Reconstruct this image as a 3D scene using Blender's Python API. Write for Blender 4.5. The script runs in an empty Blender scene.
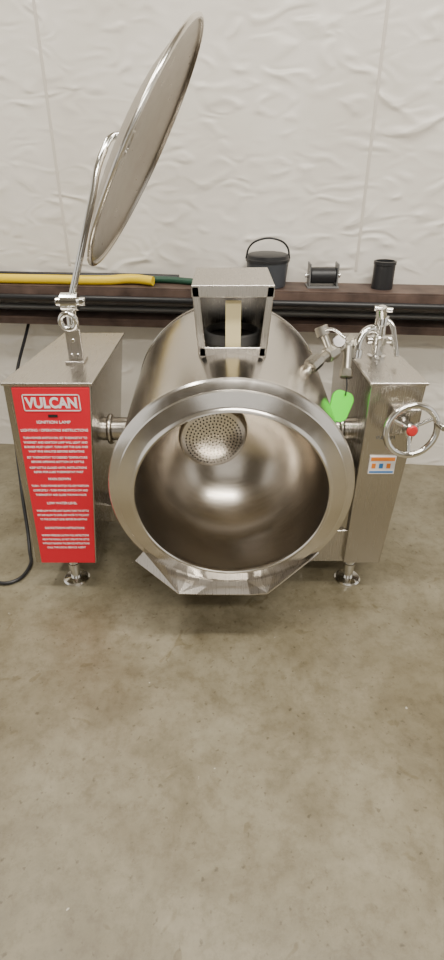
import bpy, bmesh, math, random
from mathutils import Vector, Matrix
random.seed(4)
S=bpy.context.scene; C=S.collection
R=math.radians

# ---------------- materials ----------------
def mat(name, col, rough=.5, metal=0., **k):
    m=bpy.data.materials.new(name); m.use_nodes=True
    b=m.node_tree.nodes['Principled BSDF']
    b.inputs['Base Color'].default_value=(*col,1); b.inputs['Roughness'].default_value=rough
    b.inputs['Metallic'].default_value=metal
    return m
def N(m,t,**k):
    n=m.node_tree.nodes.new(t)
    for a,v in k.items():
        if hasattr(n,a): setattr(n,a,v)
        else: n.inputs[a].default_value=v
    return n
def L(m,a,b): m.node_tree.links.new(a,b)
def ramp(m,fac,stops):
    r=N(m,'ShaderNodeValToRGB'); e=r.color_ramp.elements
    while len(e)<len(stops): e.new(.5)
    for i,(p,c) in enumerate(stops):
        e[i].position=p; e[i].color=(*c,1)
    L(m,fac,r.inputs[0]); return r
def steel(name,c1,c2,rough,scale=(1,1,1),bump=.02,dirt=2.,var=.03):
    m=mat(name,c1,rough,1.)
    b=m.node_tree.nodes['Principled BSDF']
    tc=N(m,'ShaderNodeTexCoord'); mp=N(m,'ShaderNodeMapping'); mp.inputs['Scale'].default_value=scale
    L(m,tc.outputs['Object'],mp.inputs[0])
    n=N(m,'ShaderNodeTexNoise'); n.inputs['Scale'].default_value=8; n.inputs['Detail'].default_value=5
    L(m,mp.outputs[0],n.inputs['Vector'])
    n2=N(m,'ShaderNodeTexNoise'); n2.inputs['Scale'].default_value=dirt; n2.inputs['Detail'].default_value=5
    L(m,tc.outputs['Object'],n2.inputs['Vector'])
    r=ramp(m,n2.outputs['Fac'],[(.3,c2),(.65,c1)]); L(m,r.outputs[0],b.inputs['Base Color'])
    mr=N(m,'ShaderNodeMapRange'); mr.inputs['From Min'].default_value=.3; mr.inputs['From Max'].default_value=.7
    mr.inputs['To Min'].default_value=rough-var; mr.inputs['To Max'].default_value=rough+var
    L(m,n.outputs['Fac'],mr.inputs['Value']); L(m,mr.outputs[0],b.inputs['Roughness'])
    bp=N(m,'ShaderNodeBump'); bp.inputs['Strength'].default_value=bump; bp.inputs['Distance'].default_value=.001
    L(m,n.outputs['Fac'],bp.inputs['Height']); L(m,bp.outputs[0],b.inputs['Normal'])
    return m
M_body=steel('steel_body',(.66,.625,.575),(.58,.545,.495),.23,(1,60,1))
M_rim=steel('steel_rim',(.76,.725,.675),(.68,.645,.595),.20,(3,3,3))
M_in=steel('steel_inner',(.60,.55,.49),(.46,.415,.35),.24,(1.5,25,1.5),bump=.015,dirt=5)
M_box=steel('steel_console',(.60,.565,.52),(.54,.505,.46),.29,(60,2,2),bump=.01)
M_boxv=steel('steel_sheet',(.52,.49,.445),(.46,.43,.385),.26,(60,60,.6),bump=.01,var=.02)
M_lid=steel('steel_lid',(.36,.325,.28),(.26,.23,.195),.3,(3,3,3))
M_chr=mat('chrome',(.78,.77,.74),.12,1.)
M_brass=steel('weathered_fitting',(.52,.49,.43),(.36,.33,.28),.3)
M_red=mat('red_panel',(.72,.012,.035),.36)
M_white=mat('white_print',(.88,.84,.84),.5)
M_black=mat('black_plastic',(.015,.015,.017),.4)
M_bucket=mat('dark_grey_plastic',(.055,.06,.07),.4)
M_dark=mat('painted_dark',(.02,.018,.016),.7)  # near-black paint for the shade inside holes; also the lamp window
M_green=mat('neon_green',(.10,.90,.02),.45)
M_yel=mat('yellow_hose',(.88,.62,.02),.4)
M_grn=mat('dark_green_rubber',(.015,.07,.04),.5)
M_tan=mat('paper_tag',(.70,.60,.34),.8)
M_blue=mat('label_blue',(.04,.2,.5),.5); M_or=mat('label_orange',(.85,.25,.03),.5)
M_redk=mat('red_knob',(.6,.03,.03),.35)
M_grey=mat('grey_metal',(.25,.25,.25),.45,.6)

m=M_conc=mat('concrete',(.3,.27,.2),.5)
b=m.node_tree.nodes['Principled BSDF']; tc=N(m,'ShaderNodeTexCoord')
n0=N(m,'ShaderNodeTexNoise'); n0.inputs['Scale'].default_value=1.2; n0.inputs['Detail'].default_value=6; n0.inputs['Distortion'].default_value=.4; n0.inputs['Roughness'].default_value=.6
n1=N(m,'ShaderNodeTexNoise'); n1.inputs['Scale'].default_value=3.2; n1.inputs['Detail'].default_value=12; n1.inputs['Roughness'].default_value=.7; n1.inputs['Distortion'].default_value=.3
n2=N(m,'ShaderNodeTexNoise'); n2.inputs['Scale'].default_value=18; n2.inputs['Detail'].default_value=9; n2.inputs['Roughness'].default_value=.75
n3=N(m,'ShaderNodeTexNoise'); n3.inputs['Scale'].default_value=42; n3.inputs['Detail'].default_value=3
n4=N(m,'ShaderNodeTexNoise'); n4.inputs['Scale'].default_value=6; n4.inputs['Detail'].default_value=2; n4.inputs['Distortion'].default_value=2
n6=N(m,'ShaderNodeTexNoise'); n6.inputs['Scale'].default_value=30; n6.inputs['Detail'].default_value=2
for q in (n0,n1,n2,n3,n4,n6): L(m,tc.outputs['Object'],q.inputs['Vector'])
r0=ramp(m,n0.outputs['Fac'],[(.38,(.72,.69,.62)),(.58,(1,1,1))])
r1=ramp(m,n1.outputs['Fac'],[(.3,(.185,.158,.102)),(.48,(.255,.225,.152)),(.66,(.325,.292,.208))])
r2=ramp(m,n2.outputs['Fac'],[(.3,(.66,.63,.57)),(.52,(.93,.93,.93)),(.75,(1,1,1))])
r3=ramp(m,n3.outputs['Fac'],[(.64,(1,1,1)),(.72,(.35,.30,.25))])
r4=ramp(m,n4.outputs['Fac'],[(.66,(1,1,1)),(.70,(.80,.77,.70))])
r6=ramp(m,n6.outputs['Fac'],[(.76,(0,0,0)),(.79,(1,1,1))])
def mul(a,b_,f):
    x=N(m,'ShaderNodeMix',data_type='RGBA',blend_type='MULTIPLY'); x.inputs[0].default_value=f
    L(m,a,x.inputs[6]); L(m,b_,x.inputs[7]); return x.outputs[2]
c_=mul(mul(mul(mul(r1.outputs[0],r2.outputs[0],1),r3.outputs[0],.6),r0.outputs[0],1),r4.outputs[0],1)
xm=N(m,'ShaderNodeMix',data_type='RGBA'); L(m,r6.outputs[0],xm.inputs[0]); L(m,c_,xm.inputs[6]); xm.inputs[7].default_value=(.5,.47,.4,1)
L(m,xm.outputs[2],b.inputs['Base Color'])
mr=N(m,'ShaderNodeMapRange'); mr.inputs['To Min'].default_value=.25; mr.inputs['To Max'].default_value=.55
L(m,n1.outputs['Fac'],mr.inputs['Value']); L(m,mr.outputs[0],b.inputs['Roughness'])
bp=N(m,'ShaderNodeBump'); bp.inputs['Strength'].default_value=.10; bp.inputs['Distance'].default_value=.01
L(m,n2.outputs['Fac'],bp.inputs['Height']); L(m,bp.outputs[0],b.inputs['Normal'])

m=M_vinyl=mat('white_vinyl_insulation',(.74,.71,.66),.34)
b=m.node_tree.nodes['Principled BSDF']; tc=N(m,'ShaderNodeTexCoord'); mp=N(m,'ShaderNodeMapping')
mp.inputs['Rotation'].default_value=(0,.75,0); mp.inputs['Scale'].default_value=(1.4,1,3.0)
L(m,tc.outputs['Object'],mp.inputs[0])
n1=N(m,'ShaderNodeTexNoise'); n1.inputs['Scale'].default_value=3.6; n1.inputs['Detail'].default_value=7; n1.inputs['Distortion'].default_value=1.0
n1.noise_type='RIDGED_MULTIFRACTAL'; n1.normalize=True
L(m,mp.outputs[0],n1.inputs['Vector'])
bp=N(m,'ShaderNodeBump'); bp.inputs['Strength'].default_value=.62; bp.inputs['Distance'].default_value=.025
L(m,n1.outputs['Fac'],bp.inputs['Height']); L(m,bp.outputs[0],b.inputs['Normal'])
n5=N(m,'ShaderNodeTexNoise'); n5.inputs['Scale'].default_value=1.5; n5.inputs['Detail'].default_value=6
L(m,tc.outputs['Object'],n5.inputs['Vector'])
r=ramp(m,n5.outputs['Fac'],[(.3,(.70,.65,.57)),(.6,(.82,.775,.70))]); L(m,r.outputs[0],b.inputs['Base Color'])

m=M_rust=mat('brown_primer_steel',(.09,.05,.035),.55)
b=m.node_tree.nodes['Principled BSDF']; tc=N(m,'ShaderNodeTexCoord')
n1=N(m,'ShaderNodeTexNoise'); n1.inputs['Scale'].default_value=9; n1.inputs['Detail'].default_value=6
L(m,tc.outputs['Object'],n1.inputs['Vector'])
r=ramp(m,n1.outputs['Fac'],[(.3,(.045,.026,.02)),(.7,(.14,.09,.07))]); L(m,r.outputs[0],b.inputs['Base Color'])

# ---------------- geometry helpers ----------------
def empty(name,loc=(0,0,0)):
    e=bpy.data.objects.new(name,None); e.location=loc; C.objects.link(e); e.empty_display_size=.1; return e
def obj(name,verts,faces,mt,par=None,smooth=None,bev=0):
    me=bpy.data.meshes.new(name); me.from_pydata([tuple(v) for v in verts],[],faces)
    bm=bmesh.new(); bm.from_mesh(me); bmesh.ops.recalc_face_normals(bm,faces=bm.faces); bm.to_mesh(me); bm.free()
    for q in (mt if isinstance(mt,list) else [mt]): me.materials.append(q)
    o=bpy.data.objects.new(name,me); C.objects.link(o)
    if par: o.parent=par
    if smooth:
        me.shade_smooth(); me.set_sharp_from_angle(angle=R(smooth))
    if bev:
        md=o.modifiers.new('b','BEVEL'); md.width=bev; md.segments=3; md.limit_method='ANGLE'
    return o
HF=[(0,1,2,3),(4,5,6,7),(0,1,5,4),(1,2,6,5),(2,3,7,6),(3,0,4,7)]
def hexa(name,bot,top,mt,par=None,bev=.004):
    return obj(name,bot+top,HF,mt,par,bev=bev)
def box(name,a,b_,mt,par=None,bev=.003):
    (x0,y0,z0),(x1,y1,z1)=a,b_
    return hexa(name,[(x0,y0,z0),(x1,y0,z0),(x1,y1,z0),(x0,y1,z0)],[(x0,y0,z1),(x1,y0,z1),(x1,y1,z1),(x0,y1,z1)],mt,par,bev)
def frame(ax):
    ax=Vector(ax).normalized(); h=Vector((0,0,1)) if abs(ax.z)<.9 else Vector((1,0,0))
    u=ax.cross(h).normalized(); return ax,u,ax.cross(u).normalized()
def lathe(name,org,ax,prof,mt,par=None,seg=48,sm=30,mats=None):
    ax,u,w=frame(ax); org=Vector(org); V=[];F=[];rows=[]
    for (h,r) in prof:
        if r<1e-6: V.append(org+ax*h); rows.append([len(V)-1])
        else:
            st=len(V)
            for i in range(seg):
                a=2*math.pi*i/seg; V.append(org+ax*h+(u*math.cos(a)+w*math.sin(a))*r)
            rows.append(list(range(st,st+seg)))
    for a,b_ in zip(rows,rows[1:]):
        for i in range(seg):
            j=(i+1)%seg
            if len(a)==1 and len(b_)==1: continue
            if len(a)==1: F.append((a[0],b_[i],b_[j]))
            elif len(b_)==1: F.append((a[i],a[j],b_[0]))
            else: F.append((a[i],a[j],b_[j],b_[i]))
    return obj(name,V,F,mt,par,smooth=sm)
def rod(name,p,q,r,mt,par=None,seg=24,r2=None):
    p=Vector(p);q=Vector(q);l=(q-p).length; r2=r2 or r; c=min(r,r2)*.15
    return lathe(name,p,q-p,[(0,0),(0,r-c),(c,r),(l-c,r2),(l,r2-c),(l,0)],mt,par,seg)
def tube(name,pts,r,mt,par=None,cyc=False):
    cu=bpy.data.curves.new(name,'CURVE'); cu.dimensions='3D'; cu.bevel_depth=r; cu.bevel_resolution=4; cu.resolution_u=10; cu.use_fill_caps=True
    sp=cu.splines.new('BEZIER'); sp.bezier_points.add(len(pts)-1)
    for bp_,p in zip(sp.bezier_points,pts):
        bp_.co=p; bp_.handle_left_type=bp_.handle_right_type='AUTO'
    sp.use_cyclic_u=cyc
    o=bpy.data.objects.new(name,cu); C.objects.link(o); cu.materials.append(mt)
    if par: o.parent=par
    dg=bpy.context.evaluated_depsgraph_get(); me=bpy.data.meshes.new_from_object(o.evaluated_get(dg))
    me.name=name; n=bpy.data.objects.new(name,me); bpy.data.objects.remove(o); C.objects.link(n); n.name=name
    if par: n.parent=par
    me.shade_smooth(); return n
def ring(name,c,ax,Rr,r,mt,par=None,seg=64):
    ax,u,w=frame(ax); c=Vector(c); V=[];F=[];k=14
    for i in range(seg):
        a=2*math.pi*i/seg; d=u*math.cos(a)+w*math.sin(a)
        for j in range(k):
            t=2*math.pi*j/k; V.append(c+d*(Rr+r*math.cos(t))+ax*r*math.sin(t))
    for i in range(seg):
        for j in range(k):
            F.append((i*k+j,((i+1)%seg)*k+j,((i+1)%seg)*k+(j+1)%k,i*k+(j+1)%k))
    return obj(name,V,F,mt,par,smooth=60)
def text(name,s,loc,size,mt,par,width=None,ext=.0006,rz=0,bold=0):
    cu=bpy.data.curves.new(name,'FONT'); cu.body=s; cu.size=size; cu.align_x='CENTER'; cu.extrude=ext; cu.offset=bold
    o=bpy.data.objects.new(name,cu); C.objects.link(o); cu.materials.append(mt)
    dg=bpy.context.evaluated_depsgraph_get(); dg.update()
    me=bpy.data.meshes.new_from_object(o.evaluated_get(dg)); bpy.data.objects.remove(o)
    n=bpy.data.objects.new(name,me); C.objects.link(n); n.parent=par
    sx=1
    if width:
        xs=[v.co.x for v in me.vertices]; sx=width/(max(xs)-min(xs))
    n.scale=(sx,1,1); n.rotation_euler=(R(90),0,rz); n.location=loc
    return n

# ---------------- room ----------------
PHI=R(6)
def wp(s,off,z): return Vector((s*math.cos(PHI)-off*math.sin(PHI), 3.25-s*math.sin(PHI)-off*math.cos(PHI), z))
def wbox(name,s0,s1,o0,o1,z0,z1,mt,par=None,bev=.002):
    b=[wp(s0,o1,z0),wp(s1,o1,z0),wp(s1,o0,z0),wp(s0,o0,z0)]
    t=[wp(s0,o1,z1),wp(s1,o1,z1),wp(s1,o0,z1),wp(s0,o0,z1)]
    return hexa(name,b,t,mt,par,bev)
obj('floor',[(-6,-5,0),(6,-5,0),(6,4.2,0),(-6,4.2,0)],[(0,1,2,3)],M_conc)
M_ceil=mat('unseen_ceiling_grey',(.45,.42,.37),.7)
box('unseen_ceiling',(-6,-5,4.5),(6,4.2,4.6),M_ceil,bev=0)  # unseen ceiling, added darker so the steel reflects streaks
wbox('wall_back',-6,6,-.1,0,0,4.5,M_vinyl,bev=0)
M_tape=mat('seam_tape',(.64,.59,.52),.4)
for i,s in enumerate([-2.1,-.9,.74,2.1]):
    wbox('trim_%d'%(i+1),s,s+.015,0,.003,1.2,4.5,M_tape,bev=.001)
WF=empty('reflected_wall')  # unseen dark wall with bright gap, added for contrast in steel reflections
M_far=mat('reflected_wall_dark',(.16,.14,.11),.7)
box('reflected_wall_left',(-6,-5.1,0),(-1.6,-5,4.5),M_far,WF,0)
box('reflected_wall_right',(2.4,-5.1,0),(6,-5,4.5),M_far,WF,0)
box('reflected_wall_over_gap',(-1.6,-5.1,3.4),(2.4,-5,4.5),M_far,WF,0)
g=empty('wall_girt')
wbox('top_flange',-5,5,0,.24,1.125,1.135,M_rust,g)
wbox('front_web',-5,5,.23,.24,1.05,1.125,M_rust,g)
wbox('lower_ledge',-5,5,0,.17,.93,.945,M_rust,g)
wbox('lower_lip',-5,5,.16,.17,.90,.93,M_rust,g)
tube('black_pipe',[wp(-5,.262,1.075),wp(0,.262,1.075),wp(5,.262,1.07)],.016,M_black,g)
tube('grey_conduit',[wp(-5,.10,.985),wp(0,.10,.985),wp(5,.10,.985)],.02,M_grey,g)

# ---------------- kettle ----------------
K=empty('tilting_steam_kettle')
org=Vector((.034,1.58,.708)); TI=R(2.5)
ax=Vector((0,math.cos(TI),math.sin(TI)))
prof=[(.50,0)]
for i in range(1,19):
    t=math.pi/2*i/18; prof.append((.20+.30*math.cos(t),.352*math.sin(t)))
prof+=[(.05,.350),(.028,.342)]
lathe('kettle_interior',org,ax,prof,M_in,K,96)
lathe('kettle_rim',org,ax,[(.028,.342),(.016,.340),(.012,.343),(.013,.348),(.019,.354),(.022,.360),(.036,.405),(.040,.409),(.042,.409),(.050,.426),(.056,.436),(.064,.441),(.074,.441),(.082,.434),(.084,.424)],M_rim,K,128,sm=25)
prof=[(.082,.426),(.4,.432),(.7,.436),(.94,.436)]
for i in range(1,13):
    t=math.pi/2*i/12; prof.append((.96+.16*math.sin(t),.434*math.cos(t) if i<12 else 0))
lathe('kettle_jacket',org,ax,prof,M_body,K,128)
ring('jacket_weld',org+ax*.92,ax,.436,.004,M_rim,K,96)
X=Vector((1,0,0)); U=ax.cross(X).normalized()*-1
if U.z<0: U=-U
sc=org+ax*.455+X*(-.070)+U*(.006)
sax=(-ax+X*.14-U*.03).normalized()
lathe('strainer_plate',sc,sax,[(-.03,.138),(0,.14),(.006,.136),(.01,.12),(.012,0)],M_rim,K,64)
V=[];F=[]
sa,su,sw=frame(sax)
for k in range(1,9):
    rr=.0145*k; n=6*k
    for i in range(n):
        a=2*math.pi*i/n+k*.2; c=sc+sa*.0128+(su*math.cos(a)+sw*math.sin(a))*rr
        st=len(V)
        for j in range(8):
            t=2*math.pi*j/8; V.append(c+(su*math.cos(t)+sw*math.sin(t))*.0033)
        F.append(tuple(range(st,st+8)))
obj('strainer_dark_discs',V,F,M_dark,K)  # flat dark discs on the plate, painting the shade of the perforations
# pouring lip: folded spout sheet with two wings
rimp=lambda deg,h=.055,r=.434: org+ax*h+(X*math.cos(R(deg))+U*math.sin(R(deg)))*r
wl=[Vector((-.335,1.625,.410)),Vector((-.168,1.572,.290)),Vector((-.10,1.590,.270))]
wr=[Vector((.332,1.625,.410)),Vector((.176,1.572,.293)),Vector((.11,1.590,.270))]
V=[];F=[]
def wing(pts,degs):
    A=[rimp(d) for d in degs]; st=len(V)
    V.extend(A+pts); k=len(degs)
    tip,cor,mid=st+k,st+k+1,st+k+2
    F.append((tip,st,cor))
    for i in range(k-1): F.append((st+i,st+i+1,cor))
    F.append((st+k-1,mid,cor))
wing(wl,[219,226,233,240,247,254,261])
wing(wr,[321,314,307,300,293,286,279])
F.append((len(V)-1,9,6,len(V)-4))
o=obj('pouring_lip',V,F,M_box,K); md=o.modifiers.new('s','SOLIDIFY'); md.thickness=.006

# burner flue box on the jacket
FX0,FX1=-.102,.176
y0,y1=1.87,2.20
fl=empty('flue_hood'); fl.parent=K
zb=1.10; t=.024; ZT=1.382
def fb(n,x0,x1,ya,yb,za,zb_): return box(n,(x0,ya,za),(x1,yb,zb_),M_box,fl,.003)
hexa('hood_top',[(FX0,y0,ZT-.01),(FX1,y0,ZT-.01),(FX1,y1,ZT-.01),(FX0,y1,ZT-.01)],[(FX0,y0,ZT),(FX1,y0,ZT),(FX1,y1,ZT),(FX0,y1,ZT)],M_box,fl)
for sx,nm in ((FX0,'hood_side_1'),(FX1-.004,'hood_side_2')):
    ins=.022 if sx==FX0 else -.022
    hexa(nm,[(sx+ins,y0,zb),(sx+ins+.004,y0,zb),(sx+ins+.004,y1,zb),(sx+ins,y1,zb)],[(sx,y0,ZT-.005),(sx+.004,y0,ZT-.005),(sx+.004,y1,ZT-.005),(sx,y1,ZT-.005)],M_boxv,fl,.001)
fb('frame_top',FX0,FX1,y0-.006,y0+.004,ZT-.04,ZT)
fb('frame_bottom',FX0+.022,FX1-.022,y0-.006,y0+.004,1.135,1.172)
for sx,d,nm in ((FX0,.022,'frame_side_1'),(FX1-t,-.022,'frame_side_2')):
    hexa(nm,[(sx+d,y0-.006,1.14),(sx+d+t,y0-.006,1.14),(sx+d+t,y0+.004,1.14),(sx+d,y0+.004,1.14)],[(sx,y0-.006,ZT-.005),(sx+t,y0-.006,ZT-.005),(sx+t,y0+.004,ZT-.005),(sx,y0+.004,ZT-.005)],M_box,fl,.002)
lathe('flue_collar',(.038,2.04,1.08),(0,0,1),[(0,.105),(.105,.105),(.11,.1),(.105,.095),(.08,.095),(.08,0)],[M_grey],fl,48)
lathe('flue_dark_disc',(.038,2.04,1.165),(0,0,1),[(0,0),(0,.094)],M_dark,fl,48)  # dark disc laid in the collar, painting the shade of its hole
box('flue_back',(FX0+.01,y1-.004,zb),(FX1-.01,y1,ZT-.01),M_boxv,fl,.001)
hexa('rating_tag',[(.012,1.885,1.155),(.066,1.885,1.155),(.066,1.887,1.155),(.012,1.887,1.155)],[(.012,1.90,1.325),(.066,1.90,1.325),(.066,1.902,1.325),(.012,1.902,1.325)],M_tan,fl,.0005)

# consoles
hexa('left_console',[(-.842,1.90,.17),(-.566,1.90,.17),(-.566,2.52,.17),(-.80,2.52,.17)],
     [(-.815,1.90,1.024),(-.487,1.90,1.024),(-.470,2.55,1.024),(-.745,2.55,1.024)],M_boxv,K,.006)
hexa('left_console_cap',[(-.822,1.893,1.018),(-.480,1.893,1.018),(-.463,2.555,1.018),(-.750,2.555,1.018)],
     [(-.822,1.893,1.030),(-.480,1.893,1.030),(-.463,2.555,1.030),(-.750,2.555,1.030)],M_box,K,.004)
hexa('right_console',[(.547,1.90,.17),(.712,1.90,.17),(.70,2.50,.17),(.547,2.50,.17)],
     [(.556,1.90,1.024),(.762,1.90,1.024),(.735,2.55,1.024),(.54,2.55,1.024)],M_boxv,K,.006)
hexa('right_console_cap',[(.550,1.893,1.018),(.768,1.893,1.018),(.74,2.555,1.018),(.535,2.555,1.018)],
     [(.550,1.893,1.030),(.768,1.893,1.030),(.74,2.555,1.030),(.535,2.555,1.030)],M_box,K,.004)
hexa('right_inner_guard',[(.43,2.0,.17),(.56,1.93,.17),(.56,2.5,.17),(.43,2.5,.17)],
     [(.49,2.0,.62),(.56,1.93,.62),(.56,2.5,.62),(.49,2.5,.62)],M_boxv,K,.006)
box('base_crossmember',(-.57,2.22,.17),(.56,2.34,.27),M_boxv,K,.005)
box('base_front_rail',(.10,1.93,.155),(.555,1.97,.33),M_boxv,K,.005)
# red panel
yf=1.8935
hexa('instruction_panel',[(-.812,yf,.178),(-.572,yf,.178),(-.572,yf+.008,.178),(-.812,yf+.008,.178)],
     [(-.783,yf,1.010),(-.493,yf,1.010),(-.493,yf+.008,1.010),(-.783,yf+.008,1.010)],M_red,K,.001)
def cx(z): return -.692+(z-.178)/(1.010-.178)*(.054)
yt=yf-.001
LG=empty('panel_print'); LG.parent=K
zc=.952; c=cx(zc)
for nm,a,b_ in (('logo_top',(c-.108,yt-.001,zc+.030),(c+.108,yt,zc+.034)),('logo_bottom',(c-.108,yt-.001,zc-.034),(c+.108,yt,zc-.030)),
                ('logo_l',(c-.108,yt-.001,zc-.034),(c-.104,yt,zc+.034)),('logo_r',(c+.104,yt-.001,zc-.034),(c+.108,yt,zc+.034))):
    box(nm,a,b_,M_white,LG,0)
text('logo_text','VULCAN',(c,yt,zc-.020),.058,M_white,LG,.195,bold=.0022)
box('lamp_window',(cx(.9)-.018,yt-.001,.892),(cx(.9)+.018,yt,.904),M_dark,LG,0)
rows=[(.866,'IGNITION LAMP',.13,.017),(.832,'LIGHTING / OPERATING INSTRUCTIONS',.26,.016),
(.800,'TURN POWER SWITCH ON. SET THERMOSTAT TO',.25,.013),(.780,'WARMEST AND IGNITION LAMP WILL LIGHT AND',.25,.013),(.760,'BURNER MUST LIGHT. TURN OFF THE GAS AND',.25,.013),(.740,'WAIT FIVE MINUTES BEFORE REPEATING',.22,.013),
(.713,'SET THERMOSTAT TO DESIRED TEMPERATURE',.24,.013),(.693,'BEFORE OPENING BOTTOM OF KETTLE',.21,.013),
(.666,'KEEP KETTLE CLOSED UNTIL INSTRUCTIONS',.23,.013),(.646,'REFER FOR LUBE THERMOSTAT PART',.20,.013),
(.612,'MAIN DOWN',.09,.016),
(.580,'TURN - TURN POWER SWITCH TO OFF POSITION',.235,.013),(.558,'COMPLETELY - TURN POWER SWITCH OFF AND',.225,.013),(.536,'THERMOSTAT AND CLOSE THE MAIN VALVE',.21,.013),
(.494,'LOW WATER LEVEL',.125,.016),
(.456,'WHEN LOW WATER LIGHT GLOWS TURN THE KETTLE',.22,.013),(.434,'OFF AND ALLOW TO COOL ADD WATER TO THE JACKET',.22,.013),(.412,'TO THE CORRECT LEVEL BEFORE RE-LIGHTING',.20,.013),
(.366,'GAS SHUTDOWN INSTRUCTIONS',.17,.015),
(.327,'MINIMUM PRESSURE CAUTION FULL INSTRUCTIONS',.205,.013),(.305,'ARE IN THE MANUAL. DO NOT OPERATE THE KETTLE',.205,.013),(.283,'WITHOUT READING THE SERVICE INSTRUCTIONS',.205,.013),(.261,'CALL THE LOCAL SERVICE AGENT',.17,.013)]
for i,(z,s,wd,h) in enumerate(rows):
    text('text_row_%d'%(i+1),s,(cx(z),yt,z),h,M_white,LG,wd,bold=.0002)
# label right console
box('warning_label',(.592,1.8925,.642),(.696,1.900,.722),M_white,K,0)
box('warning_label_band',(.596,1.8915,.702),(.692,1.893,.718),M_or,K,0)
box('warning_label_mark',(.596,1.8915,.647),(.692,1.893,.655),M_blue,K,0)
for i in range(3): box('warning_label_block_%d'%i,(.602+.03*i,1.8915,.668),(.618+.03*i,1.893,.690),M_or if i!=1 else M_blue,K,0)
text('console_logo','VULCAN',(.640,1.898,.795),.022,M_grey,K,.075)
# legs
for i,(x,y) in enumerate([(-.700,1.99),(.603,1.99),(-.69,2.44),(.61,2.44)]):
    lathe('leg_%d'%(i+1),(x,y,0),(0,0,1),[(0,0),(0,.062),(.008,.062),(.014,.055),(.018,.025),(.06,.022),(.062,.027),(.10,.027),(.102,.022),(.18,.022),(.18,0)],M_chr,K,32)
# trunnions
rod('trunnion_1',(-.52,2.12,.735),(-.36,2.12,.735),.050,M_boxv,K,32)
ring('trunnion_flange_1',(-.48,2.12,.735),(1,0,0),.055,.012,M_boxv,K)
rod('trunnion_2',(.42,2.12,.735),(.56,2.12,.735),.050,M_boxv,K,32)
ring('trunnion_flange_2',(.51,2.12,.735),(1,0,0),.055,.012,M_boxv,K)
# hand wheel
H=empty('hand_wheel'); H.parent=K
hc=Vector((.697,1.795,.883)); ha=Vector((.08,-1,.10)).normalized()
ring('wheel_rim',hc,ha,.096,.0125,M_chr,H)
_,hu,hw=frame(ha)
for i in range(3):
    a=R(90+120*i); d=hu*math.cos(a)+hw*math.sin(a)
    rod('spoke_%d'%i,hc-ha*.02+d*.012,hc+d*.092,.0075,M_chr,H)
lathe('hub',hc,ha,[(-.09,0),(-.09,.016),(-.03,.016),(-.03,.026),(.0,.026),(.004,.02)],M_chr,H,32)
lathe('hub_cap',hc,ha,[(.0,.021),(.006,.021),(.012,.016),(.014,0)],M_redk,H,32)
rod('crank_handle',hc+Vector((.088,-.004,.03)),hc+Vector((.090,-.062,.038)),.011,M_chr,H)
box('gear_housing',(.64,1.86,.83),(.75,1.90,.94),M_boxv,H,.01)

# lid bracket, arm, lid
BR=empty('lid_hinge'); BR.parent=K
box('bracket_plate',(-.622,2.13,1.03),(-.562,2.142,1.16),M_box,BR,.003)
box('bracket_base',(-.63,2.10,1.03),(-.555,2.18,1.042),M_box,BR,.003)
for i,(x,z) in enumerate([(-.605,1.06),(-.58,1.06),(-.592,1.12)]): rod('bolt_%d'%i,(x,2.122,z),(x,2.135,z),.007,M_chr,BR,12)
rod('hinge_post',(-.600,2.165,1.04),(-.596,2.175,1.28),.021,M_chr,BR)
ring('hinge_ring',(-.600,2.125,1.195),(0,1,.1),.030,.011,M_chr,BR)
rod('hinge_pin',(-.65,2.17,1.26),(-.535,2.17,1.26),.016,M_chr,BR)
lathe('hinge_knuckle',(-.627,2.17,1.26),(1,0,0),[(0,0),(0,.034),(.065,.034),(.065,0)],M_chr,BR,32)
lc=Vector((-.300,2.36,1.765)); nrm=Vector((-.866,.027,.499)).normalized()
hp_=lc+nrm*.07
tube('lid_arm',[(-.592,2.17,1.26),(-.54,2.20,1.42),(-.485,2.25,1.60),(-.435,2.31,1.76),hp_+nrm*.03,hp_-nrm*.01],.0135,M_chr,BR)
lathe('lid_arm_mount',hp_,nrm,[(-.015,.06),(.006,.06),(.01,.05),(.012,0)],M_chr,BR,32)
lathe('kettle_lid',lc,nrm,[(-.005,.435),(-.018,.440),(-.018,.446),(0,.446),(.006,.43),(.04,.32),(.062,.18),(.07,0),(.07,0),(.060,0),(.052,.18),(.03,.32),(-.004,.428),(-.005,.435)],M_lid,BR,96)
ring('lid_edge_band',lc-nrm*.009,nrm,.446,.009,M_rim,BR,96)

# spray faucet
Fc=empty('spray_faucet')
bx,by,bz=.645,2.20,1.0305
lathe('faucet_base',(bx,by,bz),(0,0,1),[(0,0),(0,.038),(.008,.038),(.012,.026),(.05,.024),(.055,.034),(.085,.034),(.09,.023),(.13,.021),(.135,.029),(.165,.027),(.17,0)],M_chr,Fc,32)
tube('faucet_lever',[(bx,by,bz+.155),(bx+.03,by-.02,bz+.145),(bx+.045,by-.06,bz+.09),(bx+.052,by-.10,bz+.03)],.010,M_chr,Fc)
tube('faucet_spout',[(bx,by,bz+.10),(bx-.05,by-.02,bz+.12),(bx-.09,by-.04,bz+.08),(bx-.10,by-.06,bz+.025)],.016,M_chr,Fc)
rod('faucet_nozzle',(bx-.098,by-.055,bz+.05),(bx-.101,by-.062,bz+.012),.024,M_chr,Fc)
rod('faucet_cross',(bx-.05,by,bz+.07),(bx+.05,by,bz+.07),.017,M_chr,Fc)
rod('faucet_knob',(bx-.005,by-.01,bz+.165),(bx-.015,by-.02,bz+.205),.022,M_chr,Fc)
rod('faucet_bar',(bx-.04,by-.01,bz+.20),(bx+.03,by-.025,bz+.195),.010,M_chr,Fc)
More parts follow.
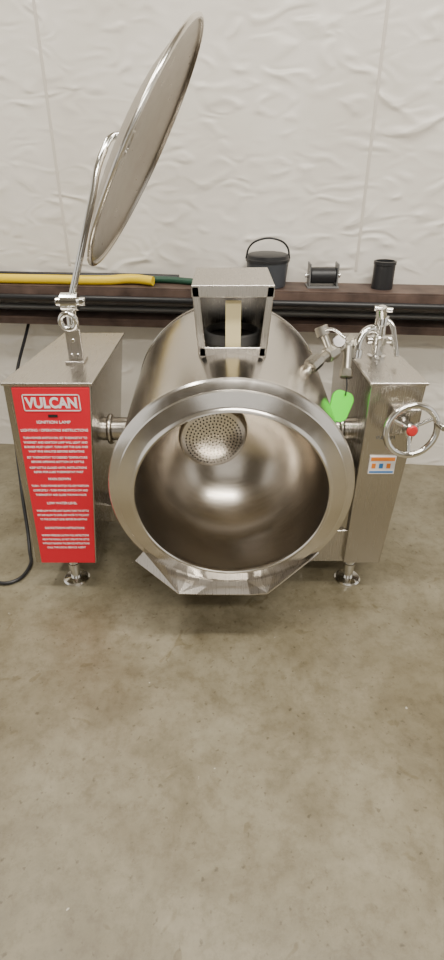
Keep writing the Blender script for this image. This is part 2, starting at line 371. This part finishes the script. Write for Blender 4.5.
# safety valve plumbing
Pv=empty('valve_assembly'); Pv.parent=K
def fit(n,p,q,r=.021): rod(n,p,q,r,M_brass,Pv,8)
rod('valve_pipe_1',(.30,1.98,1.00),(.36,2.02,1.075),.019,M_brass,Pv)
rod('valve_pipe_2',(.35,2.01,1.065),(.52,2.18,1.10),.019,M_brass,Pv)
fit('fitting_1',(.335,1.995,1.055),(.375,2.035,1.075),.030)
fit('fitting_2',(.41,2.07,1.075),(.45,2.11,1.085),.031)
fit('fitting_3',(.49,2.15,1.09),(.53,2.19,1.10),.030)
rod('valve_stem',(.43,2.09,1.08),(.40,2.12,1.15),.015,M_brass,Pv)
rod('valve_cap',(.402,2.118,1.14),(.388,2.13,1.175),.027,M_brass,Pv,12)
rod('valve_drop',(.51,2.15,1.09),(.50,2.08,.98),.018,M_brass,Pv)
fit('valve_drop_nut',(.503,2.10,1.01),(.50,2.08,.98),.026)
tube('valve_lever',[(.39,2.12,1.16),(.43,2.08,1.175),(.47,2.05,1.15)],.006,M_chr,Pv)
gc=Vector((.462,2.10,1.125)); gx=Vector((-.3,-.85,.45)).normalized()
rod('gauge_stem',(.462,2.12,1.085),gc-gx*.012,.008,M_brass,Pv)
lathe('gauge_body',gc,gx,[(-.018,0),(-.018,.026),(.002,.028),(.008,.026),(.006,.023)],M_chr,Pv,32)
lathe('gauge_face',gc,gx,[(.004,0),(.004,.024)],M_white,Pv,32)
tg=obj('inspection_tag',[],[],M_green)
bm=bmesh.new()
pts=[]
for (cx_,cz_,a0) in ((.016,.024,0),(-.016,.024,90),(-.012,-.024,180),(.012,-.024,270)):
    for i in range(6):
        a=R(a0+90*i/5); pts.append((cx_+.024*math.cos(a),cz_+.026*math.sin(a)))
fv=[bm.verts.new((x,0,z)) for x,z in pts]; f=bm.faces.new(fv)
ex=bmesh.ops.extrude_face_region(bm,geom=[f]); bmesh.ops.translate(bm,vec=(0,.012,0),verts=[e for e in ex['geom'] if isinstance(e,bmesh.types.BMVert)])
bmesh.ops.recalc_face_normals(bm,faces=bm.faces); bm.to_mesh(tg.data); bm.free()
tg.location=(.468,1.975,.903); tg.rotation_euler=(R(-25),R(20),R(0)); tg.scale=(1.1,1,1.2)
tg.parent=Pv
tube('tag_tie',[(.50,2.07,.985),(.495,2.03,.97),(.484,1.985,.945)],.003,M_black,Pv)

# ---------------- items on the girt ----------------
top=1.135
bk=empty('bucket')
bc=wp(.26,.12,top)
lathe('bucket_body',bc,(0,0,1),[(0,0),(0,.098),(.004,.101),(.13,.114)],M_bucket,bk,48)
lathe('bucket_lid',bc,(0,0,1),[(.128,.114),(.130,.119),(.142,.119),(.145,.114),(.16,.112),(.165,.1),(.168,0)],M_black,bk,48)
tube('bucket_handle',[bc+Vector((-.117,0,.14)),bc+Vector((-.10,-.01,.20)),bc+Vector((-.05,-.02,.235)),bc+Vector((.05,-.02,.235)),bc+Vector((.10,-.01,.20)),bc+Vector((.117,0,.14))],.005,M_black,bk)
tube('yellow_air_hose',[wp(-2.0,.20,top+.025),wp(-1.3,.205,top+.025),wp(-.95,.20,top+.025),wp(-.62,.19,top+.025),wp(-.48,.165,top+.030),wp(-.36,.19,top+.025)],.025,M_yel)
tube('green_hose',[wp(-1.7,.13,top+.018),wp(-1.1,.13,top+.018),wp(-.7,.14,top+.018),wp(-.30,.11,top+.018),wp(-.14,.15,top+.018)],.018,M_grn)
tube('black_hose',[wp(-1.7,.05,top+.02),wp(-1.0,.06,top+.02),wp(-.5,.05,top+.02),wp(-.24,.06,top+.02)],.018,M_black)
sr=empty('strap_winch')
c0=wp(.56,.12,top)
box('winch_base',c0+Vector((-.085,-.05,0)),c0+Vector((.085,.05,.01)),M_grey,sr,.002)
rod('winch_drum',c0+Vector((-.07,0,.06)),c0+Vector((.07,0,.06)),.042,M_black,sr)
for i,x in enumerate((-.078,.07)): box('winch_plate_%d'%i,c0+Vector((x,-.045,.01)),c0+Vector((x+.008,.045,.125)),M_grey,sr,.003)
rod('winch_shaft',c0+Vector((-.095,0,.06)),c0+Vector((.095,0,.06)),.012,M_chr,sr)
lathe('black_canister',wp(.88,.12,top),(0,0,1),[(0,0),(0,.056),(.12,.056),(.122,.059),(.138,.059),(.14,.049),(.10,.046),(.1,0)],M_black,None,40)
# cord at left
tube('power_cord',[wp(-1.18,.03,.9),(-1.12,2.7,.6),(-1.05,2.4,.25),(-.99,2.2,.02),(-.95,2.05,.012),(-1.0,1.95,.012),(-1.15,1.98,.012)],.009,M_black)

# ---------------- light ----------------
w=bpy.data.worlds.new('World'); S.world=w; w.use_nodes=True
bg=w.node_tree.nodes['Background']; bg.inputs[0].default_value=(1,.965,.90,1); bg.inputs[1].default_value=1.0
def area(name,loc,rot,sx,sy,e,col=(1,.955,.87)):
    l=bpy.data.lights.new(name,'AREA'); l.shape='RECTANGLE'; l.size=sx; l.size_y=sy; l.energy=e; l.color=col
    o=bpy.data.objects.new(name,l); o.location=loc; o.rotation_euler=rot; C.objects.link(o)
area('shop_light',(.8,.9,4.3),(0,0,0),3.0,.35,165)
area('shop_light.001',(-1.6,1.9,4.3),(0,0,0),.35,2.0,75)
area('shop_light.002',(1.0,-1.6,4.2),(R(10),0,0),3,.4,165)

cam=bpy.data.cameras.new('Camera'); co=bpy.data.objects.new('Camera',cam); C.objects.link(co)
cam.sensor_fit='VERTICAL'; cam.sensor_height=36; cam.lens=20.25; cam.clip_start=.02
co.location=(0,0,1.75); co.rotation_euler=(R(59),0,0); S.camera=co
